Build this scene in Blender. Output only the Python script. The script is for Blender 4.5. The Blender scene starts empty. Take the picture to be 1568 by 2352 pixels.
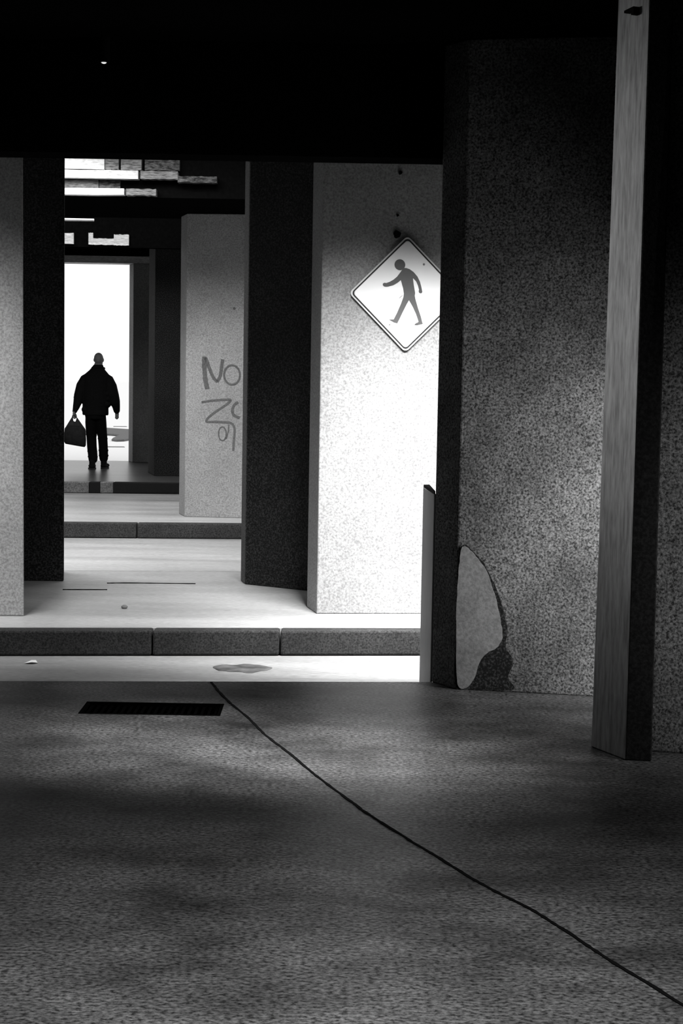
import bpy, bmesh, math, random
from mathutils import Vector, Matrix, noise
from mathutils.geometry import tessellate_polygon
random.seed(7)
C = bpy.context.scene.collection
sc = bpy.context.scene
PI = math.pi

# ------------------------------------------------------------------ camera
F_PX, PITCH, ROLL, EYE = 3830.0, math.radians(4.97), 0.0165, 1.6
cam = bpy.data.cameras.new('camera'); camo = bpy.data.objects.new('camera', cam); C.objects.link(camo)
cam.sensor_fit = 'VERTICAL'; cam.sensor_height = 36.0; cam.lens = 36.0 * F_PX / 2352.0
cam.clip_start = 0.05; cam.clip_end = 500
camo.matrix_world = Matrix.Translation((0, 0, EYE)) @ Matrix.Rotation(PI/2 - PITCH, 4, 'X') @ Matrix.Rotation(ROLL, 4, 'Z')
sc.camera = camo

# ------------------------------------------------------------------ world, exposure
sc.view_settings.view_transform = 'Standard'
sc.view_settings.look = 'None'
sc.view_settings.exposure = 0.0
sc.view_settings.gamma = 1.0
sc.view_settings.use_curve_mapping = False
sc.cycles.diffuse_bounces = 1
sc.cycles.max_bounces = 6
w = bpy.data.worlds.new('overcast_sky'); sc.world = w; w.use_nodes = True
bg = w.node_tree.nodes['Background']; bg.inputs[0].default_value = (1, 1, 1, 1); bg.inputs[1].default_value = 1.15

# ------------------------------------------------------------------ daylight through the deck slots and left lane, plus unseen fill lamps
def daylight(name, loc, aim, sx, sy, radiance, spread=180):
    L = bpy.data.lights.new(name, 'AREA'); L.shape = 'RECTANGLE'; L.size = sx; L.size_y = sy
    L.energy = radiance * PI * sx * sy; L.spread = math.radians(spread)
    o = bpy.data.objects.new(name, L); C.objects.link(o); o.location = loc
    d = (Vector(aim) - Vector(loc)).normalized()
    o.rotation_euler = d.to_track_quat('-Z', 'Y').to_euler()
    return o
# name, position, aim, width, height, radiance, spread
daylight('daylight_slot_near', (0.8, 8.96, 3.15), (0.8, 10.6, -0.2), 1.7, 0.5, 52, 74)
daylight('daylight_slot_near_left', (-2.6, 8.96, 3.15), (-2.6, 10.6, 0.2), 1.2, 0.5, 10, 60)
daylight('daylight_slot_middle', (-2.7, 14.1, 3.9), (-2.4, 15.8, -0.5), 3.6, 1.0, 17, 120)
daylight('daylight_slot_far', (-3.9, 20.6, 4.1), (-3.9, 22.6, 0), 3.0, 2.0, 3, 150)
daylight('fill_floor_band', (-0.35, 6.65, 3.15), (-0.3, 6.85, 0), 1.7, 0.14, 19, 33)  # unseen lamp added to brighten the floor band
daylight('fill_near_floor', (0.1, 3.0, 3.15), (0.1, 3.9, 0), 1.8, 0.8, 8.5, 66)  # added lamp under the closed ceiling, lifts the foreground floor
daylight('fill_corner_post', (-3.9, 7.6, 2.2), (1.15, 6.9, 1.9), 0.6, 1.7, 1.3, 24)  # narrow lamp added to catch only the corner post
daylight('fill_patched_pier', (1.95, 7.5, 0.85), (1.0, 8.1, 0.75), 0.4, 1.1, 15, 125)  # added lamp hidden behind the nearest pillar, grades the patched face
daylight('fill_nearest_pier', (2.05, 6.35, 0.9), (1.6, 6.9, 0.7), 0.5, 1.2, 2.2, 130)  # lamp added beyond the right frame edge for the nearest pillar
daylight('daylight_left_lane', (-6.4, 15.4, 1.6), (-0.7, 12.2, 1.4), 1.5, 2.6, 1.6, 50)

# ------------------------------------------------------------------ materials
def nt(m):
    m.use_nodes = True; t = m.node_tree
    return t, t.nodes, t.links, t.nodes['Principled BSDF']

def ramp(N, stops, interp='LINEAR'):
    r = N.new('ShaderNodeValToRGB'); r.color_ramp.interpolation = interp
    e = r.color_ramp.elements
    while len(e) < len(stops): e.new(0.5)
    for i, (p, v) in enumerate(stops):
        e[i].position = p; e[i].color = (v, v, v, 1)
    return r

def concrete(name, lo, hi, grain=110, glo=.36, ghi=.62, blotch=1.6, bamp=.35, rough=.85, bump=.25, stretch=(1, 1, 1), spec=.3, mid=None):
    m = bpy.data.materials.new(name); t, N, K, P = nt(m)
    tc = N.new('ShaderNodeTexCoord'); mp = N.new('ShaderNodeMapping'); mp.inputs['Scale'].default_value = stretch
    K.new(tc.outputs['Object'], mp.inputs[0])
    a = N.new('ShaderNodeTexNoise'); a.inputs['Scale'].default_value = grain; a.inputs['Detail'].default_value = 3; a.inputs['Roughness'].default_value = .65
    b = N.new('ShaderNodeTexNoise'); b.inputs['Scale'].default_value = blotch; b.inputs['Detail'].default_value = 7; b.inputs['Roughness'].default_value = .62
    K.new(mp.outputs[0], a.inputs[0]); K.new(mp.outputs[0], b.inputs[0])
    ra = ramp(N, [(glo, lo), ((glo+ghi)/2, mid if mid else (lo+hi)/2), (ghi, hi)]); K.new(a.outputs[0], ra.inputs[0])
    rb = ramp(N, [(.3, 1-bamp), (.7, 1.0+bamp*.25)]); K.new(b.outputs[0], rb.inputs[0])
    mx = N.new('ShaderNodeMix'); mx.data_type = 'RGBA'; mx.blend_type = 'MULTIPLY'; mx.inputs[0].default_value = 1
    K.new(ra.outputs[0], mx.inputs[6]); K.new(rb.outputs[0], mx.inputs[7]); K.new(mx.outputs[2], P.inputs['Base Color'])
    P.inputs['Roughness'].default_value = rough; P.inputs['Specular IOR Level'].default_value = spec
    bp = N.new('ShaderNodeBump'); bp.inputs['Strength'].default_value = bump; bp.inputs['Distance'].default_value = .004
    K.new(a.outputs[0], bp.inputs['Height']); K.new(bp.outputs[0], P.inputs['Normal'])
    return m

def plain(name, v, rough=.6, metal=0.0, var=.25, scale=30, spec=.4):
    m = bpy.data.materials.new(name); t, N, K, P = nt(m)
    tc = N.new('ShaderNodeTexCoord'); a = N.new('ShaderNodeTexNoise'); a.inputs['Scale'].default_value = scale; a.inputs['Detail'].default_value = 5
    K.new(tc.outputs['Object'], a.inputs[0])
    r = ramp(N, [(.3, v*(1-var)), (.7, v*(1+var*.3))]); K.new(a.outputs[0], r.inputs[0]); K.new(r.outputs[0], P.inputs['Base Color'])
    P.inputs['Roughness'].default_value = rough; P.inputs['Metallic'].default_value = metal; P.inputs['Specular IOR Level'].default_value = spec
    return m

M = {}
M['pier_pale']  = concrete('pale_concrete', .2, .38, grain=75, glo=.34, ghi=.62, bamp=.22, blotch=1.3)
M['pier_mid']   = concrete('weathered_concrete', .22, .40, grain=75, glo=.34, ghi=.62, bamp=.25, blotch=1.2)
M['pier_shade']  = concrete('shade_dark_concrete', .002, .075, grain=80, glo=.44, ghi=.72, bamp=.5, blotch=1.5)  # concrete darkened for pillars the daylight does not reach
M['pier_rough'] = concrete('rough_stained_concrete', .02, .40, grain=95, glo=.36, ghi=.74, bamp=.6, blotch=2.3, bump=.5)
M['post']       = concrete('streaked_concrete', .2, .40, grain=60, glo=.3, ghi=.66, bamp=.25, blotch=5, stretch=(1, 1, .12))
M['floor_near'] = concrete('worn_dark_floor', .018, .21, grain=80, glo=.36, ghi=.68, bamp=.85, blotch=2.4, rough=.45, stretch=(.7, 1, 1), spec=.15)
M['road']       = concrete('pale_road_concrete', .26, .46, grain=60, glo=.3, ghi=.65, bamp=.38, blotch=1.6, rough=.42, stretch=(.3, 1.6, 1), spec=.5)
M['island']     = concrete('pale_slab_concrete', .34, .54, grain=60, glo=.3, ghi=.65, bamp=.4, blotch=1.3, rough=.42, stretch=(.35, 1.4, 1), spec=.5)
M['island_wet'] = concrete('damp_slab_concrete', .03, .12, grain=60, glo=.3, ghi=.65, bamp=.5, blotch=1.6, rough=.3, stretch=(.35, 1.4, 1), spec=.25)
M['kerb']       = concrete('dark_kerb_stone', .010, .058, grain=90, glo=.36, ghi=.66, bamp=.4, blotch=3)
M['kerb_top']   = concrete('worn_kerb_edge', .07, .3, grain=90, glo=.36, ghi=.62, bamp=.4, blotch=6)
M['kerb_shade'] = plain('shaded_kerb_stone', .008, .9)  # blackened to stand for shade across the kerb face
M['kerb_grey']  = concrete('grey_kerb_stone', .12, .3, grain=60, bamp=.3, blotch=4)
M['soffit']     = plain('shade_black_soffit', .003, 1, spec=0)  # near-black colour carries the deep shade overhead
M['wall']       = plain('black_sky_block', .006, 1, spec=0)  # for the added walls out of view
M['girder']     = concrete('white_washed_beam', .45, .75, grain=40, bamp=.45, blotch=4, stretch=(.4, 1, 2))
M['girder_dim'] = concrete('half_shaded_beam', .05, .17, grain=40, bamp=.5, blotch=4, stretch=(.4, 1, 2))  # half-shade tone, painted in for light fading along the planks
M['girder_shade']= concrete('shaded_beam', .004, .10, grain=30, glo=.4, ghi=.7, bamp=.5, blotch=5, stretch=(.5, 1, 1.5))  # deepest tone of the painted fade on the planks
M['outside']    = plain('bleached_paving', .85, .9, var=.05)
M['black']      = plain('black_tar', .004, .9, spec=.05)
M['stain']      = concrete('black_damp_stain', .004, .12, grain=90, glo=.48, ghi=.75, bamp=.5)
M['patch']      = concrete('smooth_repair_mortar', .2, .3, grain=60, bamp=.25, blotch=7)
M['post_dark']        = concrete('dark_post_concrete', .004, .03, grain=70, glo=.4, ghi=.7)
M['steel']      = plain('grey_painted_steel', .24, .6, 0, .1, 12)
M['sign_white'] = plain('faded_sign_face', .92, .5, 0, .04, 3)
M['sign_edge']  = plain('bare_sign_rim', .7, .45, 0, .1, 20)
M['sign_black'] = plain('black_sign_ink', .012, .5)
M['sign_grey']  = plain('faded_sign_ink', .1, .5, 0, .12, 6)
M['bolt']       = plain('weathered_bolt', .25, .5, .5)
M['spray']      = plain('faded_grey_spray_paint', .115, .8, 0, .35, 60)
M['iron']       = plain('black_cast_iron', .003, 1, 0, .3, 40, spec=0)
M['skin']       = plain('skin', .22, .6, 0, .1, 20)
M['jacket']     = plain('black_jacket_cloth', .01, .9, 0, .3, 50, spec=.1)
M['trousers']   = plain('black_trouser_cloth', .007, .95, 0, .3, 50, spec=.1)
M['shoe']       = plain('black_shoe_leather', .006, .8, spec=.15)
M['sole']       = plain('dark_rubber_sole', .015, .8)
M['bag']        = plain('dark_bag_canvas', .018, .8, 0, .6, 22)
M['bag_top']    = plain('worn_bag_canvas', .05, .8, 0, .5, 22)
M['strap']      = plain('black_bag_strap', .008, .7)
M['pebble']     = plain('grey_pebble', .15, .9)
M['paper']      = plain('white_paper', .9, .9, 0, .02)
M['far_grey']   = plain('weathered_grey_stone', .12, .9)
M['pipe']       = plain('pale_painted_pipe', .75, .6, 0, .2, 4)
def lamp_mat():
    m = bpy.data.materials.new('lamp_lens'); t, N, K, P = nt(m)
    P.inputs['Emission Color'].default_value = (1, 1, 1, 1); P.inputs['Emission Strength'].default_value = .75
    P.inputs['Base Color'].default_value = (.5, .5, .5, 1); return m
M['lamp'] = lamp_mat()

# ------------------------------------------------------------------ helpers
def obj(name, bm, mat, parent=None, smooth=False, bevel=0, loc=None):
    me = bpy.data.meshes.new(name); bmesh.ops.recalc_face_normals(bm, faces=bm.faces)
    bm.to_mesh(me); bm.free()
    for mm in (mat if isinstance(mat, (list, tuple)) else [mat]): me.materials.append(mm)
    o = bpy.data.objects.new(name, me); C.objects.link(o)
    if smooth:
        for p in me.polygons: p.use_smooth = True
    if bevel:
        b = o.modifiers.new('bevel', 'BEVEL'); b.width = bevel; b.segments = 2; b.limit_method = 'ANGLE'; b.angle_limit = math.radians(35)
    if loc: o.location = loc
    if parent: o.parent = parent
    return o
def tag(o, label, cat, group=None, kind=None):
    o['label'] = label; o['category'] = cat
    if group: o['group'] = group
    if kind: o['kind'] = kind
    return o
def struct(name, bm, mat, **k):
    o = obj(name, bm, mat, **k); o['kind'] = 'structure'; return o
def empty(name, loc, label, cat, group=None, rz=0):
    o = bpy.data.objects.new(name, None); C.objects.link(o); o.location = loc; o.rotation_euler = (0, 0, rz)
    return tag(o, label, cat, group)
def B(): return bmesh.new()
def box(bm, x0, x1, y0, y1, z0, z1):
    v = [bm.verts.new((x, y, z)) for z in (z0, z1) for x, y in ((x0, y0), (x1, y0), (x1, y1), (x0, y1))]
    for f in ((0, 3, 2, 1), (4, 5, 6, 7), (0, 1, 5, 4), (1, 2, 6, 5), (2, 3, 7, 6), (3, 0, 4, 7)):
        bm.faces.new([v[i] for i in f])
    return bm
def prism(bm, pts, z0, z1, off=(0, 0), flare=0.0):
    """vertical prism over a footprint; flare widens the foot outwards a little."""
    cx = sum(p[0] for p in pts)/len(pts); cy = sum(p[1] for p in pts)/len(pts)
    rings = []
    for z, k in ((z0, flare), (z1, 0)):
        r = []
        for x, y in pts:
            d = Vector((x-cx, y-cy)); d.normalize()
            r.append(bm.verts.new((x+d.x*k-off[0], y+d.y*k-off[1], z)))
        rings.append(r)
    n = len(pts)
    for i in range(n):
        bm.faces.new((rings[0][i], rings[0][(i+1) % n], rings[1][(i+1) % n], rings[1][i]))
    bm.faces.new(rings[1]); bm.faces.new(list(reversed(rings[0])))
    return bm
def cyl(bm, p0, p1, r0, r1=None, n=12, cap=True):
    r1 = r0 if r1 is None else r1
    p0 = Vector(p0); p1 = Vector(p1); d = (p1-p0).normalized()
    q = d.to_track_quat('Z', 'Y')
    R = []
    for p, r in ((p0, r0), (p1, r1)):
        R.append([bm.verts.new(p + q @ Vector((r*math.cos(2*PI*i/n), r*math.sin(2*PI*i/n), 0))) for i in range(n)])
    for i in range(n): bm.faces.new((R[0][i], R[0][(i+1) % n], R[1][(i+1) % n], R[1][i]))
    if cap: bm.faces.new(R[1]); bm.faces.new(list(reversed(R[0])))
def loft(bm, secs, n=18, power=2.0):
    """closed body from horizontal-ish elliptical rings: (x,y,z,rx,ry)."""
    R = []
    for (x, y, z, rx, ry) in secs:
        ring = []
        for i in range(n):
            a = 2*PI*i/n; c, s = math.cos(a), math.sin(a)
            ring.append(bm.verts.new((x+rx*math.copysign(abs(c)**(2/power), c), y+ry*math.copysign(abs(s)**(2/power), s), z)))
        R.append(ring)
    for a, b in zip(R, R[1:]):
        for i in range(n): bm.faces.new((a[i], a[(i+1) % n], b[(i+1) % n], b[i]))
    bm.faces.new(R[-1]); bm.faces.new(list(reversed(R[0])))
def limb(bm, pts, n=14):
    """tapered tube through (x,y,z,r) points with round ends."""
    P = [Vector(p[:3]) for p in pts]; rr = [p[3] for p in pts]
    R = []
    t = (P[1]-P[0]).normalized(); q = t.to_track_quat('Z', 'Y')
    for i, p in enumerate(P):
        a = P[max(0, i-1)]; b = P[min(len(P)-1, i+1)]; t2 = (b-a).normalized()
        q = t.rotation_difference(t2) @ q; t = t2
        R.append([bm.verts.new(p + q @ Vector((rr[i]*math.cos(2*PI*j/n), rr[i]*math.sin(2*PI*j/n), 0))) for j in range(n)])
    for a, b in zip(R, R[1:]):
        for i in range(n): bm.faces.new((a[i], a[(i+1) % n], b[(i+1) % n], b[i]))
    bm.faces.new(R[-1]); bm.faces.new(list(reversed(R[0])))
    for k in (0, -1): ball(bm, P[k], (rr[k],)*3)
def ball(bm, c, r, seg=14, rot=None):
    m = Matrix.Translation(c) @ (rot if rot else Matrix.Identity(4)) @ Matrix.Diagonal((*r, 1))
    bmesh.ops.create_uvsphere(bm, u_segments=seg, v_segments=seg//2+2, radius=1, matrix=m)
def meld(o, vox, it=4):
    r = o.modifiers.new('meld', 'REMESH'); r.mode = 'VOXEL'; r.voxel_size = vox; r.use_smooth_shade = True
    s = o.modifiers.new('soften', 'SMOOTH'); s.factor = .5; s.iterations = it
def plate(bm, pts, thick, place):
    """extruded flat outline; pts in (u,v), place(u,v,w) -> 3d."""
    a = [bm.verts.new(place(u, v, thick)) for u, v in pts]; b = [bm.verts.new(place(u, v, 0)) for u, v in pts]
    n = len(pts)
    for t in tessellate_polygon([[Vector((u, v, 0)) for u, v in pts]]):
        bm.faces.new([a[i] for i in t]); bm.faces.new([b[i] for i in reversed(t)])
    for i in range(n): bm.faces.new((a[i], b[i], b[(i+1) % n], a[(i+1) % n]))
def ribbon(bm, path, width, thick, place, wob=0.0):
    """flat band following a path of (u,v) points with (optionally uneven) width."""
    P = [Vector(p) for p in path]; L, R_ = [], []
    for i, p in enumerate(P):
        t = (P[min(i+1, len(P)-1)] - P[max(i-1, 0)]).normalized(); nrm = Vector((-t.y, t.x))
        k = width/2*(1+random.uniform(-wob, wob))
        L.append(p+nrm*k); R_.append(p-nrm*k)
    def q(c): return bm.verts.new(place(c.x, c.y, thick)), bm.verts.new(place(c.x, c.y, 0))
    l = [q(c) for c in L]; r = [q(c) for c in R_]
    for i in range(len(P)-1):
        bm.faces.new((l[i][0], r[i][0], r[i+1][0], l[i+1][0])); bm.faces.new((l[i][1], l[i+1][1], r[i+1][1], r[i][1]))
        bm.faces.new((l[i][0], l[i+1][0], l[i+1][1], l[i][1])); bm.faces.new((r[i][0], r[i][1], r[i+1][1], r[i+1][0]))
    for i in (0, -1): bm.faces.new((l[i][0], l[i][1], r[i][1], r[i][0]))
def smooth_path(pts, n=8):
    out = []
    for i in range(len(pts)-1):
        p0 = Vector(pts[max(i-1, 0)]); p1 = Vector(pts[i]); p2 = Vector(pts[i+1]); p3 = Vector(pts[min(i+2, len(pts)-1)])
        for k in range(n):
            t = k/n
            out.append(.5*((2*p1)+(-p0+p2)*t+(2*p0-5*p1+4*p2-p3)*t*t+(-p0+3*p1-3*p2+p3)*t**3))
    out.append(Vector(pts[-1])); return out
def face_frame(a, b):
    """frame on a vertical wall face running a->b: (s along, z up, w out of the wall)."""
    a = Vector((a[0], a[1])); b = Vector((b[0], b[1])); t = (b-a).normalized(); n = Vector((t.y, -t.x))
    return lambda s, z, w_: Vector((a.x+t.x*s+n.x*w_, a.y+t.y*s+n.y*w_, z))

# ================================================================== THE SETTING
# near slab with the rectangular opening for the drain grate
GX0, GX1, GY0, GY1 = -1.19, -.54, 7.52, 7.79
def edge_y(x): return 8.40 + .075*x            # kerbs run slightly across the view
b = B()
xs = [-4.0, GX0, GX1, 3.5]; ys = [-2.0, GY0, GY1]
def q(bm, pts): bm.faces.new([bm.verts.new(p) for p in pts])
for i in range(3):
    for j in range(3):
        if i == 1 and j == 1: continue
        x0, x1 = xs[i], xs[i+1]; y0 = ys[j]; y1a = ys[j+1] if j < 2 else edge_y(x0); y1b = ys[j+1] if j < 2 else edge_y(x1)
        q(b, [(x0, y0, 0), (x1, y0, 0), (x1, y1b, 0), (x0, y1a, 0)])
for pa, pb in (((GX0, GY0), (GX1, GY0)), ((GX1, GY0), (GX1, GY1)), ((GX1, GY1), (GX0, GY1)), ((GX0, GY1), (GX0, GY0))):
    q(b, [(*pa, 0), (*pb, 0), (*pb, -.25), (*pa, -.25)])
q(b, [(GX0, GY0, -.25), (GX1, GY0, -.25), (GX1, GY1, -.25), (GX0, GY1, -.25)])
q(b, [(-4.0, edge_y(-4), 0), (3.5, edge_y(3.5), 0), (3.5, edge_y(3.5), -.16), (-4.0, edge_y(-4), -.16)])
bmesh.ops.remove_doubles(b, verts=b.verts, dist=1e-5)
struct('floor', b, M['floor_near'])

def slab(name, y0, y1, z, mat, x0=-7, x1=5, k0=.09, k1=.09, th=.12):
    bm = B(); prism(bm, [(x0, y0+k0*x0), (x1, y0+k0*x1), (x1, y1+k1*x1), (x0, y1+k1*x0)], z-th, z)
    return struct(name, bm, mat)
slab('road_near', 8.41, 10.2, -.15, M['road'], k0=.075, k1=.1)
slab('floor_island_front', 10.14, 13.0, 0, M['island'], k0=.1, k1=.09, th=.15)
slab('road_middle', 13.0, 17.1, -.15, M['road'])
slab('floor_island_middle', 17.02, 19.6, 0, M['island'], th=.15)
slab('road_far', 19.6, 22.85, -.15, M['road'])
slab('floor_island_far', 22.76, 27.72, 0, M['island_wet'], k1=.08, th=.15)
b = B(); prism(b, [(-60, 24.0), (-7, 26.78), (5, 27.74), (60, 32), (60, 160), (-60, 160)], -.27, -.15)
struct('ground_outside', b, M['outside'])

def soff(name, y0, y1, z0, z1, mat=None, x0=-7, x1=5):
    bm = B(); box(bm, x0, x1, y0, y1, z0, z1); return struct(name, bm, mat or M['soffit'])
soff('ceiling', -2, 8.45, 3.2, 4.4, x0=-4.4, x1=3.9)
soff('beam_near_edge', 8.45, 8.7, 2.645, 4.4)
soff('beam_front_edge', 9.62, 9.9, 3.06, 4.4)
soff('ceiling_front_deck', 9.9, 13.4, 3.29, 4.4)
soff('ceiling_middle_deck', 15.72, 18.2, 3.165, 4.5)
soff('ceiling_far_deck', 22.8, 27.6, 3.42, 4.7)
soff('sky_block_left', -2, 8.3, 0, 3.2, M['wall'], -4.4, -4.0)  # unseen walls from here down, added to keep stray sky light out
soff('sky_block_right', -2, 8.3, 0, 3.2, M['wall'], 3.5, 3.9)
soff('sky_block_back', -2.3, -2, 0, 4.4, M['wall'], -4.4, 3.9)
soff('sky_block_left_lane', 8.3, 28, -.3, 4.7, M['wall'], -7.4, -7.0)  # lane walls out of view, added against stray sky light
soff('sky_block_right_lane', 8.3, 28, -.3, 4.7, M['wall'], 5.0, 5.4)

# ================================================================== PIERS
def pier(name, pts, z1, mat, label, z0=0.0, flare=.02, bevel=.008):
    ox = sum(p[0] for p in pts)/len(pts); oy = sum(p[1] for p in pts)/len(pts)
    bm = B(); prism(bm, pts, 0, z1-z0, off=(ox, oy), flare=flare)
    o = obj(name, bm, mat, bevel=bevel, loc=(ox, oy, z0)); tag(o, label, 'pillar', 'concrete pillars carrying the decks'); return o
def child_place(o, fn):
    loc = Vector(o.location)
    return lambda u, v, w_: fn(u, v, w_) - loc

# --- right pillar with the mortar patch (beside the steel guard)
A_pts = [(.475, 8.43), (.58, 8.25), (1.9, 8.0), (1.95, 8.2), (1.8, 8.445), (.478, 8.446)]
A = pier('concrete_pier', A_pts, 3.195, M['pier_rough'], 'rough stained black and grey pillar with a smooth mortar patch at its foot', flare=0)
la = Vector(A.location); b = B(); prism(b, [(.482-la.x, 8.447-la.y), (1.8-la.x, 8.447-la.y), (1.75-la.x, 8.9-la.y), (.52-la.x, 8.9-la.y)], 0, 2.635); obj('rear_shaft', b, M['pier_shade'], A)
fa = child_place(A, face_frame((.58, 8.25), (1.9, 8.0)))
def img2a(px, py):                       # point on the face, metres along and up
    s = (px-1043-(1585-py)*.012)/452.; z = (1588-py+ (px-1043)*.045)/460.; return (s, z)
patch = [(1058,1258),(1072,1262),(1092,1284),(1112,1312),(1126,1350),(1138,1392),(1147,1436),(1150,1468),(1138,1490),(1112,1506),(1098,1530),(1088,1562),(1072,1583),(1052,1580),(1047,1530),(1046,1440),(1048,1350),(1052,1290)]
rim = [(1062,1254),(1082,1268),(1106,1296),(1132,1346),(1150,1398),(1161,1450),(1158,1490),(1175,1520),(1165,1560),(1178,1586),(1110,1588),(1047,1586),(1046,1440),(1050,1290)]
def closed(pts, n=5):
    p = [Vector(x) for x in pts]; out = []; m = len(p)
    for i in range(m):
        p0, p1, p2, p3 = p[i-1], p[i], p[(i+1) % m], p[(i+2) % m]
        for k in range(n):
            t = k/n; v = .5*((2*p1)+(-p0+p2)*t+(2*p0-5*p1+4*p2-p3)*t*t+(-p0+3*p1-3*p2+p3)*t**3)
            out.append((v.x+random.uniform(-.8, .8), v.y+random.uniform(-.8, .8)))
    return out
b = B(); plate(b, [img2a(*p) for p in closed(rim)], .004, lambda u, v, w_: fa(u, v, w_-.002)); o = obj('damp_stain', b, M['stain'], A); o['label'] = 'black damp stain around the patch'
b = B(); plate(b, [img2a(*p) for p in closed(patch)], .009, lambda u, v, w_: fa(u, v, w_-.002)); o = obj('mortar_patch', b, M['patch'], A); o['label'] = 'smooth grey mortar patch with curved edge'

# --- steel guard at its corner
g = empty('steel_guard', (.459, 8.44, 0), 'narrow grey steel guard strip standing at the foot of the patched pillar', 'guard')
b = B(); prism(b, [(.0152, -.003), (.009, .002), (-.024, .46), (.012, .47), (.0205, .012)], -.15, .965); obj('guard_plate', b, M['steel'], g, bevel=.002)
b = B(); prism(b, [(.008, -.004), (-.022, .47), (.010, .48), (.0155, 0)], .965, .98); obj('end_cap', b, M['black'], g)

# --- nearest pillar at the right with its pale corner post
Bp = pier('concrete_pier', [(1.30, 6.95), (2.6, 6.70), (2.7, 7.1), (1.28, 7.2)], 3.195, M['pier_rough'], 'nearest pillar at the right edge, black beside its pale corner post', flare=.015)
lo = Vector(Bp.location)
b = B(); prism(b, [(1.10-lo.x, 7.0-lo.y), (1.192-lo.x, 6.80-lo.y), (1.285-lo.x, 6.782-lo.y), (1.298-lo.x, 6.98-lo.y), (1.2-lo.x, 7.08-lo.y)], 0, 3.195, flare=.022)
p = obj('corner_post', b, [M['post'], M['post_dark']], Bp, bevel=.006)  # front and right faces get the darker concrete
for f in p.data.polygons:
    if f.normal.x > -.5 and abs(f.normal.z) < .5: f.material_index = 1; p['label'] = 'pale streaked corner post'
b = B(); fr = face_frame((1.10-lo.x, 7.0-lo.y), (1.192-lo.x, 6.80-lo.y))
plate(b, [(.09, 3.056), (.155, 3.062), (.158, 3.03), (.14, 3.03), (.138, 3.046), (.09, 3.046)], .03, fr)
obj('bracket', b, M['black'], p)

# --- sign pillar
S_pts = [(-.219, 11.02), (-.15, 10.73), (1.3, 10.89), (1.4, 11.2), (1.2, 11.42), (-.15, 11.42)]
S = pier('concrete_pier', S_pts, 3.285, M['pier_pale'], 'bright pale pillar carrying the diamond walking figure sign', flare=0)
fs = child_place(S, face_frame((-.15, 10.73), (1.3, 10.89)))
def onS(px, py): return ((px-735)/358.+.0, 3.30 - (py-229)/357.)
import cmath
for (px, py, r, nm) in ((911, 535, .024, 'anchor_plate'), (912, 492, .008, 'anchor_bolt'), (918, 396, .012, 'anchor_bolt')):
    u = (px-(727+(1410-py)*.0165))/354.+.0; v = (1410-py)/357.
    pts = [(u+r*(1+.12*math.sin(5*a+px))*math.cos(a), v+r*(1+.15*math.cos(3*a))*math.sin(a)) for a in [2*PI*k/18 for k in range(18)]]
    b = B(); plate(b, pts, .012, fs); obj(nm, b, M['black'], S)

# --- other pillars
pier('concrete_pier', [(-2.0, 10.43), (-2.1, 10.95), (-3.1, 10.95), (-3.1, 10.33)], 3.285, M['pier_mid'], 'lit grey pillar at the left edge of the view', flare=.008)
pier('concrete_pier', [(-2.03, 12.15), (-2.12, 12.7), (-3.1, 12.7), (-3.1, 12.06)], 3.285, M['pier_shade'], 'speckled shade-black pillar left of the passage', flare=0)
D_pts = [(-.74, 12.31), (-.70, 12.14), (-.24, 11.84), (.2, 11.62), (.7, 11.9), (.4, 12.6), (-.6, 12.8)]
Dk = pier('concrete_pier', D_pts, 3.285, [M['pier_shade'], M['pier_mid']], 'shade-black pillar between the graffiti pillar and the sign pillar', flare=0)
G_pts = [(-1.745, 17.85), (-1.651, 17.50), (-.75, 17.44), (-.6, 17.6), (-.6, 18.1), (-1.7, 18.15)]
Gp = pier('concrete_pier', G_pts, 3.16, M['pier_mid'], 'grey pillar sprayed with graffiti letters', flare=0)
fg = child_place(Gp, face_frame((-1.651, 17.50), (-.75, 17.44)))
def gp(cx, cy):
    px = 390+cx/3.176; py = 500+cy/3.176
    return ((px-(424.+(1187-py)*.0085))/219., (1187-py)/219.)
def stroke(name, pts, wd, label=None, n=8):
    bm = B(); ribbon(bm, smooth_path([gp(*p) for p in pts], n), wd*1.3, .003, fg, .1)
    return bm
def ell(cx, cy, rx, ry, a0=0, a1=2*PI, n=14): return [(cx+rx*math.cos(a0+(a1-a0)*i/n), cy+ry*math.sin(a0+(a1-a0)*i/n)) for i in range(n+1)]
for nm, pts, wd in (('graffiti_stroke', [(252,1010),(252,1080),(258,1160),(274,1245)], .036),
        ('graffiti_stroke', [(262,1020),(288,1090),(318,1160),(348,1192)], .026),
        ('graffiti_stroke', [(345,1192),(368,1150),(378,1090),(386,1028)], .026),
        ('graffiti_ring', ell(455,1140,58,70), .016),
        ('graffiti_stroke', [(232,1342),(300,1330),(380,1322),(445,1322),(405,1362),(340,1405),(285,1450),(268,1482),(330,1482),(400,1484),(450,1490),(474,1530),(470,1610),(465,1690)], .018),
        ('graffiti_stroke', [(500,1335),(470,1360),(458,1400),(470,1432),(512,1450)], .022),
        ('graffiti_ring', ell(385,1568,28,50), .010),
        ('graffiti_stroke', [(432,1500),(428,1550),(412,1605)], .010)):
    obj(nm, stroke(nm, pts, wd), M['spray'], Gp)
b = B(); u, v = gp(470, 660); plate(b, [(u+.014*math.cos(a), v+.014*math.sin(a)) for a in [k*PI/6 for k in range(12)]], .006, fg); obj('anchor_bolt', b, M['spray'], Gp)
pier('concrete_pier', [(-2.87, 24.6), (-2.70, 23.9), (-1.9, 23.9), (-1.9, 24.7)], 3.415, M['pier_shade'], 'shade-black pillar farther down the passage, right of the walking man', flare=0)
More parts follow.
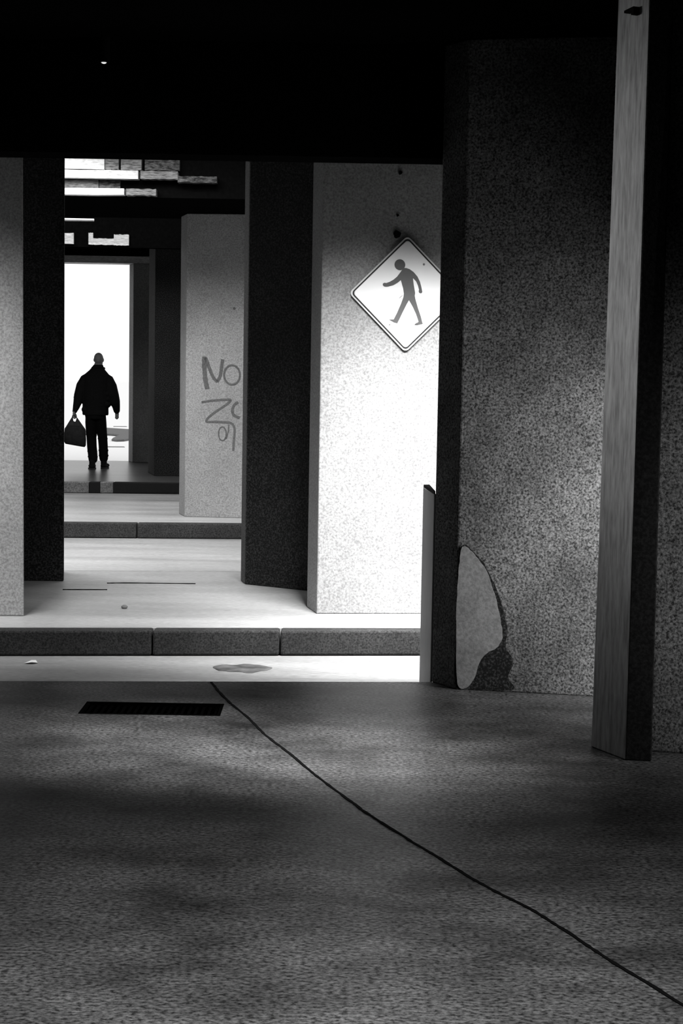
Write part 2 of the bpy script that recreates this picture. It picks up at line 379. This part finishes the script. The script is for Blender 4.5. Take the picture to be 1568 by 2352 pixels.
pier('concrete_pier', [(-3.515, 27.38), (-3.41, 27.08), (-2.5, 27.1), (-2.5, 27.45)], 3.2035, M['pier_pale'], 'farthest pillar, at the bright mouth of the passage', flare=0)

# ================================================================== BEAM FACES OVER THE LANES
def bar(name, x0, x1, y, z0, z1, mat, label, dep=.1, cat='beam', group=None, tilt=0, rag=.006):
    bm = B(); n = 10
    for s in range(1): pass
    top, bot = [], []
    for i in range(n+1):
        x = x0+(x1-x0)*i/n
        top.append((x-x0, z1-z0+random.uniform(-rag, rag)+tilt*(x-x0))); bot.append((x-x0, random.uniform(-rag, rag)+tilt*(x-x0)))
    pts = bot+top[::-1]
    a = [bm.verts.new((u, -dep, v)) for u, v in pts]; c = [bm.verts.new((u, 0, v)) for u, v in pts]
    m = len(pts); bm.faces.new(a); bm.faces.new(list(reversed(c)))
    for i in range(m): bm.faces.new((a[i], c[i], c[(i+1) % m], a[(i+1) % m]))
    return tag(obj(name, bm, mat, loc=(x0, y, z0)), label, cat, group)
GY = 15.70
gb = 'planks of the lit beam face above the middle lane'
# four courses of planks, top to bottom; x from the left opening, painted darker as light fades
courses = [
 (3.382, 3.50, [(-4.6, -2.24, 'girder', 'topmost pale plank, longest piece left of the joint', .10), (-2.235, -2.11, 'girder_dim', 'short half shaded piece in the topmost course', .09), (-2.09, -1.90, 'girder_dim', 'half shaded plank piece in the topmost course', .08), (-1.87, -1.55, 'girder_shade', 'mottled shaded plank at the right end of the topmost course', .07)]),
 (3.298, 3.372, [(-4.6, -1.925, 'girder', 'second pale plank from the top, left of the joint', .13), (-1.905, -1.56, 'girder_dim', 'half shaded second plank from the top, right of the joint', .12)]),
 (3.272, 3.33, [(-1.56, -1.20, 'girder_shade', 'shaded plank end sticking out farthest to the right', .12)]),
 (3.215, 3.288, [(-4.6, -2.30, 'girder_dim', 'shaded third plank from the top', .05), (-2.295, -2.10, 'girder_shade', 'short mottled shaded plank in the third course', .04)]),
 (3.148, 3.206, [(-4.6, -2.055, 'girder', 'lowest pale plank, left of the joint', .12), (-2.035, -1.76, 'girder_dim', 'lowest plank, short half shaded piece right of the joint', .12)])]
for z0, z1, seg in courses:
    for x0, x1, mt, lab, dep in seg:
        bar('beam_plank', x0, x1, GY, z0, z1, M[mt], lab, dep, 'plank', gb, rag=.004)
soff('beam_middle_backing', 15.7, 15.72, 3.14, 4.5, M['soffit'])
# pipe over the far lane
b = B(); cyl(b, (-1.9, 0, 0), (.98, 0, 0), .032, .016, 12)
tag(obj('service_pipe', b, M['pipe'], smooth=True, loc=(-4.0, 20.2, 3.304)), 'pale pipe crossing above the far lane', 'pipe')
# far edge blocks
soff('beam_far_edge', 22.62, 22.8, 3.15, 4.7, M['soffit'])
for i, (x0, x1, z0, z1, lab) in enumerate(((-4.4, -3.65, 3.185, 3.33, 'pale block under the far beam, leftmost of the row'), (-3.45, -3.39, 3.18, 3.335, 'narrow upright pale block under the far beam'), (-3.39, -3.11, 3.18, 3.265, 'low pale block in the middle of the far beam'), (-3.11, -2.91, 3.175, 3.32, 'tall pale block at the right end of the far beam'))):
    bar('beam_block', x0, x1, 22.62, z0, z1, M['girder'], lab, .04, 'block', 'blocks on the face of the far beam', rag=.004)
b = B(); box(b, -7, -2.4, -.15, .3, 0, .11); struct('trim_1', b, M['girder'], loc=(0, 27.2, 3.205))
soff('beam_mouth', 27.1, 27.3, 3.31, 4.7)

# ================================================================== KERB STONES
def kerb(x0, x1, yf, z1, mat, label, group, k, dep=.13, h=.15, gap=.004, matt=None):
    b = B(); pts = [(gap, k*gap), (x1-x0-gap, k*(x1-x0-gap)), (x1-x0-gap, dep+k*(x1-x0-gap)), (gap, dep+k*gap)]
    prism(b, pts, 0, h)
    o = obj('kerb_stone', b, mat, bevel=.012, loc=(x0, yf+k*x0, z1-h)); return tag(o, label, 'kerb', group)
g1 = 'kerb stones along the near lane'
kerb(-3.6, -1.125, 10.02, .004, M['kerb'], 'long dark kerb stone left of the joint, near lane', g1, .1)
kerb(-1.125, -.36, 10.02, .004, M['kerb'], 'dark kerb stone between the two joints, near lane', g1, .1)
kerb(-.36, 1.5, 10.02, .004, M['kerb'], 'dark kerb stone in front of the sign pillar, near lane', g1, .1)
g2 = 'kerb stones along the middle lane'
kerb(-4.5, -2.05, 16.84, .004, M['kerb'], 'dark kerb stone at the left of the middle lane', g2, .09)
kerb(-2.05, -.2, 16.84, .004, M['kerb'], 'dark kerb stone in front of the graffiti pillar', g2, .09)
g3 = 'kerb stones along the far lane'
kerb(-4.9, -3.40, 22.68, .004, M['kerb_grey'], 'grey kerb stone at the left end of the far lane', g3, .09)
kerb(-3.40, -3.255, 22.68, .004, M['kerb_shade'], 'short shade-darkened kerb stone just below the walking man', g3, .09, gap=.001)
kerb(-3.255, -3.08, 22.68, .004, M['kerb_grey'], 'short grey kerb stone between two shade-darkened ones', g3, .09, gap=.001)
kerb(-3.08, -1.6, 22.68, .004, M['kerb_shade'], 'long shade-darkened kerb stone right of the short grey one', g3, .09, gap=.001)

# ================================================================== FLOOR DETAILS
flat = lambda x, y, w_: Vector((x, y, w_))
crack = [(-.645, 8.33), (-.57, 8.02), (-.49, 7.74), (-.408, 7.48), (-.31, 7.12), (-.20, 6.80), (-.09, 6.45), (.043, 6.07), (.12, 5.86), (.249, 5.555), (.36, 5.30), (.455, 5.08), (.563, 4.88), (.66, 4.66), (.76, 4.40), (.887, 4.107), (1.0, 3.8), (1.1, 3.5)]
sp = [Vector((p.x+.004*noise.noise((p.x*9, p.y*9, 0)), p.y)) for p in smooth_path(crack, 12)]
b = B(); ribbon(b, sp, .0115, .003, flat, .28)
tag(obj('floor_crack', b, M['black']), 'black crack running diagonally across the dark near floor', 'crack')

gr = empty('drain_grate', ((GX0+GX1)/2, (GY0+GY1)/2, 0), 'black rectangular drain grate set in the near floor', 'grate')
hx, hy = (GX1-GX0)/2, (GY1-GY0)/2
b = B()
for (x0, x1, y0, y1) in ((-hx, hx, -hy, -hy+.015), (-hx, hx, hy-.015, hy), (-hx, -hx+.015, -hy+.015, hy-.015), (hx-.015, hx, -hy+.015, hy-.015)): box(b, x0, x1, y0, y1, -.03, .002)
obj('grate_frame', b, M['iron'], gr)
nb = 20
for i in range(nb):
    x = -hx+.03+(2*hx-.06)*i/(nb-1); b = B(); box(b, -.006, .006, -hy+.015, hy-.015, -.03, -.012); obj('grate_bar', b, M['iron'], gr, loc=(x, 0, 0))
def joint(name, pts, wd, label, cat='joint', mat='black'):
    b = B(); ribbon(b, smooth_path(pts, 6), wd, .003, flat, .3); tag(obj(name, b, M[mat]), label, cat)
joint('floor_joint', [(-1.70, 12.07), (-1.55, 12.10), (-1.3, 12.11), (-1.06, 12.12)], .03, 'thin dark slot across the pale floor, the longer and farther one')
joint('floor_joint', [(-1.96, 11.69), (-1.85, 11.70), (-1.65, 11.72)], .03, 'thin dark slot across the pale floor beside the speckled left pillar')
b = B(); plate(b, [(.17*math.cos(a)*(1+.07*math.sin(3*a)), .13*math.sin(a)*(1+.14*math.cos(5*a)+.1*math.sin(9*a))) for a in [k*PI/16 for k in range(32)]], .002, flat)
tag(obj('oil_stain', b, plain('oil_stain_film', .14, .6, 0, .9, 9), loc=(-.56, 9.55, -.15)), 'dark oil stain on the bright near lane', 'stain')
b = B(); ball(b, (0, 0, .012), (.022, .018, .014), 10); tag(obj('pebble', b, M['pebble'], smooth=True, loc=(-1.41, 10.82, 0)), 'small dark pebble on the bright floor in front of the kerb', 'pebble')
b = B()
vs = [b.verts.new(p) for p in ((0, 0, .004), (.05, -.01, .014), (.075, .02, .005), (.06, .045, .016), (.015, .04, .006))]; ctr = b.verts.new((.04, .02, .02))
for i in range(5): b.faces.new((vs[i], vs[(i+1) % 5], ctr))
o = obj('paper_scrap', b, M['paper'], loc=(-1.83, 9.58, -.15)); so = o.modifiers.new('t', 'SOLIDIFY'); so.thickness = .002
tag(o, 'tiny white paper scrap against the kerb of the near lane', 'litter')

# ceiling lamp
cl = empty('ceiling_light', (-1.21, 8.85-.45, 3.06), 'tiny glowing lamp under the black ceiling', 'lamp')
b = B(); cyl(b, (0, 0, .02), (0, 0, .14), .03, .03, 14); obj('lamp_housing', b, M['black'], cl)
b = B(); ball(b, (0, 0, .022), (.014, .014, .009), 12); obj('lamp_lens', b, M['lamp'], cl, smooth=True)

# ================================================================== SIGN
sgc = Vector((.392, 10.79, 2.072)); ang = math.atan2(.16, 1.45)
sg = empty('crossing_sign', (sgc.x, sgc.y-.004, sgc.z), 'white diamond sign with a grey walking figure', 'sign', rz=ang)
sp_ = lambda y0: (lambda u, v, w_: Vector((u, y0-w_, v)))
def diamond(h, r=.03, n=6):
    pts = []
    for k in range(4):
        a = k*PI/2; c = Vector((math.cos(a), math.sin(a)))*(h-r*math.sqrt(2))
        for i in range(n+1):
            t = a-PI/4+PI/2*i/n; pts.append((c.x+r*math.cos(t), c.y+r*math.sin(t)))
    return pts
b = B(); plate(b, diamond(.372), .004, sp_(-.012)); obj('sign_plate', b, M['sign_edge'], sg)
b = B(); plate(b, diamond(.345), .0015, sp_(-.016)); obj('sign_face', b, M['sign_white'], sg)
b = B(); oi, ii = diamond(.359, .026), diamond(.347, .022)
va = [[b.verts.new(Vector((u, y, v))) for u, v in pp] for pp, y in ((oi, -.016), (oi, -.0178), (ii, -.0178), (ii, -.016))]
n = len(oi)
for i in range(n):
    j = (i+1) % n
    for a_, c_ in ((0, 1), (1, 2), (2, 3)): b.faces.new((va[a_][i], va[a_][j], va[c_][j], va[c_][i]))
obj('sign_border', b, M['sign_black'], sg)
def sc_(cx, cy):
    px = 700+cx/4.355; py = 460+cy/4.355
    return ((px-(933.3+.019*(672.5-py)))/357., (672.5-py)/357.)
figure = [(985,668),(1012,668),(1045,678),(1085,705),(1125,750),(1150,800),(1165,855),(1174,900),(1168,912),(1155,915),(1141,908),(1137,893),(1141,880),(1130,838),(1112,798),(1082,768),(1080,772),(1088,835),(1102,912),(1098,940),(1104,972),(1130,1060),(1158,1140),(1179,1218),(1150,1224),(1120,1233),(1096,1230),(1098,1222),(1112,1210),(1130,1203),(1136,1195),(1112,1122),(1078,1050),(1040,985),(1018,1022),(975,1108),(948,1165),(922,1217),(885,1207),(855,1190),(838,1183),(860,1179),(886,1178),(920,1112),(958,1025),(984,955),(988,920),(981,870),(958,788),(925,815),(882,840),(830,855),(806,858),(788,854),(776,840),(778,826),(792,818),(812,820),(845,808),(885,785),(920,755),(948,718),(970,688)]
def dens(pts): 
    return pts
b = B(); plate(b, [sc_(*p) for p in figure][::-1], .0015, sp_(-.0175)); obj('walking_figure', b, M['sign_grey'], sg)
b = B(); plate(b, [sc_(948+54*math.cos(a), 637+54*math.sin(a)) for a in [k*2*PI/28 for k in range(28)]][::-1], .0017, sp_(-.0176)); obj('figure_head', b, M['sign_grey'], sg)
for cx, cy, r in ((1190, 628, .008), (845, 1230, .005)):
    u, v = sc_(cx, cy); b = B(); cyl(b, (u, -.016, v), (u, -.023, v), r, r*.7, 10); obj('sign_bolt', b, M['bolt'], sg)
b = B(); ribbon(b, [sc_(*p) for p in ((975, 940), (958, 952), (942, 968))], .003, .0008, sp_(-.0175)); obj('scratch', b, M['bolt'], sg)

# ================================================================== PERSON
MX, MY = -3.69, 25.16
man = empty('person', (MX, MY, 0), 'bald man in dark jacket and trousers walking away with a bag', 'person')
# local: x right, y away from the camera (his front), z up.  hands: left hand holds the bag
LH = Vector((-.336, -.16, .825)); RH = Vector((.276, .06, .835))
b = B()
# head and neck
hx0 = .006
ball(b, (hx0, .01, 1.655), (.069, .090, .100), 20); ball(b, (hx0, .045, 1.60), (.054, .060, .065), 16); ball(b, (hx0, -.02, 1.67), (.070, .075, .085), 16)
limb(b, [(-.03, -.005, 1.46, .075), (-.006, .0, 1.54, .066), (hx0, .01, 1.60, .060)])
ball(b, (hx0, .108, 1.635), (.012, .018, .024)); ball(b, (hx0, .095, 1.655), (.009, .012, .022))           # nose
for s in (-1, 1):
    ball(b, (hx0+s*.070, .0, 1.645), (.009, .018, .028)); ball(b, (hx0+s*.03, .088, 1.672), (.016, .012, .009)); ball(b, (hx0+s*.028, .090, 1.69), (.020, .010, .006))
ball(b, (hx0, .094, 1.600), (.024, .010, .007)); ball(b, (hx0, .088, 1.570), (.022, .018, .016))             # mouth, chin
# trunk and limbs under the clothes
loft(b, [(-.035, 0, .86, .14, .09), (-.035, 0, 1.0, .13, .085), (-.035, 0, 1.2, .15, .095), (-.035, 0, 1.36, .16, .09), (-.035, 0, 1.44, .11, .07), (-.03, 0, 1.49, .06, .05)])
limb(b, [(-.18, 0, 1.36, .05), (-.28, -.03, 1.12, .042), (-.31, -.10, .97, .036), (LH.x+.004, -.155, .88, .026)])
limb(b, [(.11, 0, 1.36, .05), (.225, -.04, 1.11, .042), (.262, .0, .96, .036), (.272, .045, .89, .028)])
limb(b, [(-.105, .0, .86, .085), (-.105, .03, .50, .052), (-.07, -.03, .10, .036)]); limb(b, [(.03, .0, .86, .085), (.055, .10, .50, .052), (.065, .16, .12, .036)])
# hands: palm, four fingers, thumb.  left: curled round the handles, right: loose fist
ball(b, LH+Vector((0, 0, .01)), (.022, .040, .045)); ball(b, LH+Vector((.006, 0, -.022)), (.014, .036, .022))
for i, (dy, l) in enumerate(((.030, .9), (.010, 1.0), (-.010, .95), (-.030, .8))):
    p = LH+Vector((-.004, dy, -.028))
    limb(b, [(p.x-.012, p.y, p.z+.012, .0095), (p.x-.010, p.y, p.z-.020*l, .0092), (p.x+.012, p.y, p.z-.034*l, .0088), (p.x+.030, p.y, p.z-.018*l, .008), (p.x+.028, p.y, p.z+.004, .0075)], 8)
limb(b, [(LH.x+.006, LH.y+.036, LH.z+.018, .012), (LH.x+.020, LH.y+.048, LH.z-.008, .011), (LH.x+.030, LH.y+.034, LH.z-.030, .009)], 8)
ball(b, RH, (.030, .042, .046)); ball(b, RH+Vector((-.006, .008, -.035)), (.024, .040, .030))
for i, (dy, l) in enumerate(((.030, .95), (.010, 1.05), (-.010, 1.0), (-.030, .82))):
    p = RH+Vector((.006, dy+.006, -.030))
    limb(b, [(p.x+.008, p.y, p.z+.010, .0098), (p.x+.010, p.y+.004, p.z-.026*l, .0095), (p.x-.010, p.y+.006, p.z-.044*l, .009), (p.x-.030, p.y+.006, p.z-.030*l, .008)], 8)
limb(b, [(RH.x-.008, RH.y+.036, RH.z+.016, .012), (RH.x-.022, RH.y+.050, RH.z-.014, .011), (RH.x-.026, RH.y+.048, RH.z-.042, .009)], 8)
body = obj('body', b, M['skin'], man, smooth=True); meld(body, .0055, 3)
# jacket
b = B()
loft(b, [(-.04, 0, .815, .192, .125), (-.04, 0, .84, .198, .13), (-.04, 0, .93, .196, .135), (-.025, 0, 1.03, .212, .145), (-.025, 0, 1.2, .222, .15), (-.022, -.005, 1.33, .215, .14), (-.02, -.01, 1.40, .200, .125), (-.018, -.01, 1.445, .168, .11), (-.012, -.01, 1.49, .122, .095), (-.006, -.005, 1.535, .088, .085), (0, 0, 1.575, .070, .072)], 24, 2.2)
limb(b, [(-.14, 0, 1.385, .075), (-.19, 0, 1.350, .085), (-.24, -.02, 1.25, .090), (-.28, -.05, 1.10, .080), (-.298, -.085, 1.00, .064), (-.313, -.125, .93, .050), (-.328, -.150, .875, .036)])
limb(b, [(.09, 0, 1.385, .075), (.145, 0, 1.345, .088), (.195, -.025, 1.25, .090), (.235, -.05, 1.11, .086), (.258, -.04, 1.02, .078), (.272, -.005, .95, .060), (.276, .03, .89, .050)])
for z, dx in ((1.2, -.25), (1.08, -.29), (1.2, .19), (1.04, .25)): ball(b, (dx, -.03, z), (.080, .075, .028))
for z, s in ((.98, .15), (.90, -.20), (1.14, .15), (1.06, .16)): ball(b, (s, -.03, z), (.045, .09, .05))
jk = obj('jacket', b, M['jacket'], man, smooth=True); meld(jk, .009, 3)
# hood / collar edge at the back
b = B(); limb(b, [(-.092, .02, 1.52, .018), (-.070, -.062, 1.53, .022), (-.004, -.090, 1.535, .024), (.062, -.062, 1.53, .022), (.084, .02, 1.52, .018)], 10); obj('collar', b, M['jacket'], jk, smooth=True)
# trousers
b = B()
loft(b, [(-.04, 0, .76, .148, .115), (-.045, 0, .86, .165, .12), (-.045, 0, .95, .16, .115)], 20)
limb(b, [(-.095, .0, .82, .096), (-.108, .01, .70, .088), (-.110, .025, .58, .080), (-.104, .03, .48, .076), (-.092, .0, .34, .074), (-.076, -.02, .22, .073), (-.070, -.03, .155, .070)])
limb(b, [(.022, .0, .82, .096), (.040, .03, .70, .084), (.050, .06, .58, .076), (.056, .09, .48, .073), (.062, .12, .34, .071), (.062, .15, .22, .071), (.064, .16, .160, .067)])
for x, y, z in ((-.075, -.03, .19), (-.10, .02, .5), (.066, .15, .2), (.056, .10, .46), (-.085, 0, .27), (.064, .13, .28)): ball(b, (x, y, z), (.080, .07, .02))
tr = obj('trousers', b, M['trousers'], man, smooth=True); meld(tr, .008, 3)
# shoes
def shoe(x, y, rot, pitch):
    bm = B()
    loft(bm, [(0, -.01, .028, .046, .10), (0, -.012, .05, .044, .095), (0, -.04, .08, .040, .062), (0, -.045, .12, .040, .048), (0, -.045, .15, .038, .044)], 18)
    ball(bm, (0, .085, .045), (.050, .075, .034)); ball(bm, (0, -.065, .045), (.040, .045, .036))
    o = obj('shoe', bm, M['shoe'], man, smooth=True); meld(o, .006, 3); o.location = (x, y, 0); o.rotation_euler = (pitch, 0, rot); o.scale = (1.18, 1, 1)
    bm = B(); pts = []
    for k in range(28):
        a = 2*PI*k/28; sx = .052 if math.sin(a) > 0 else .043
        pts.append((sx*math.cos(a), .005+.155*math.sin(a)))
    prism(bm, pts, 0, .022); obj('shoe_sole', bm, M['sole'], o)
    return o
shoe(-.085, -.01, .16, 0)
shoe(.070, .20, -.08, 0)

# bag in his left hand
bx, by = MX-.316, MY+LH.y-.03
bag = empty('carry_bag', (bx, by, .33), 'dark bag with two peaked handles carried in the man\'s left hand', 'bag')
b = B()
R_ = []
for (z, cx, hx_, hy_) in ((.035, .0, .145, .050), (.06, 0, .160, .066), (.15, .0, .163, .072), (.28, 0, .155, .062), (.315, .0, .125, .040), (.335, 0, .11, .028)):
    sl = -.16*1.0
    ring = []
    for k in range(24):
        a = 2*PI*k/24; c, s = math.cos(a), math.sin(a)
        x = cx+hx_*math.copysign(abs(c)**.4, c); y = hy_*math.copysign(abs(s)**.6, s)
        ring.append(b.verts.new((x, y, z+sl*x*(1 if z < .2 else .35))))
    R_.append(ring)
for r0, r1 in zip(R_, R_[1:]):
    for i in range(24): b.faces.new((r0[i], r0[(i+1) % 24], r1[(i+1) % 24], r1[i]))
b.faces.new(R_[-1]); b.faces.new(list(reversed(R_[0])))
bb = obj('bag_body', b, M['bag'], bag, smooth=True, bevel=.004)
b = B(); limb(b, [(-.10, 0, .335, .005), (0, 0, .336, .005), (.10, 0, .325, .005)], 8); obj('zip', b, M['strap'], bb)
grip = Vector((-.022, 0, .452))
for yy, pk in ((-.022, -.042), (.022, .028)):
    b = B(); limb(b, [(-.042, yy, .40, .004), (-.043, yy*.9, .455, .0045), (grip.x-.016, yy*.3, .482, .005), (grip.x+.010, yy*.2, .484, .005), (.026, yy*.9, .445, .0045), (.028, yy, .39, .004)], 8)
    obj('handle', b, M['strap'], bag, smooth=True)
# gathered top rising to two peaks
for yy in (-.030, .022):
    b = B(); plate(b, [(-.150, .285), (-.042, .462), (-.030, .398), (.0, .385), (.014, .40), (.028, .448), (.152, .275)], .008, lambda u, v, w_: Vector((u, yy+w_, v))); obj('top_flap', b, M['bag_top'], bag)
# ================================================================== OUTSIDE THE PASSAGE
b = B()
pts = [(-.95, 6.2), (-.08, 5.3), (.42, .7), (.5, .0), (.45, -.5), (.3, -.7), (.15, -.4), (.08, .3), (0, 2.0), (-.3, 2.4), (-.9, 2.4), (-1.2, 2.8)]
prism(b, pts, 0, .05)
tag(obj('low_plinth', b, M['far_grey'], bevel=.02, loc=(-5.36, 38.0, -.15)), 'low grey stone island on the bright ground behind the man', 'plinth')
for i, (y, x0, x1, wd, lab) in enumerate(((34.9, -4.95, -4.58, .16, 'thin dark line on the bright ground nearest the passage mouth'), (46.2, -6.35, -6.0, .22, 'faint dark line on the bright ground farthest from the passage'))):
    b = B(); ribbon(b, smooth_path([(x0, 0), ((x0+x1)/2, .03), (x1, .08)], 4), wd, .01, flat, .1); tag(obj('paving_joint', b, M['far_grey'], loc=(0, y, -.15)), lab, 'joint')
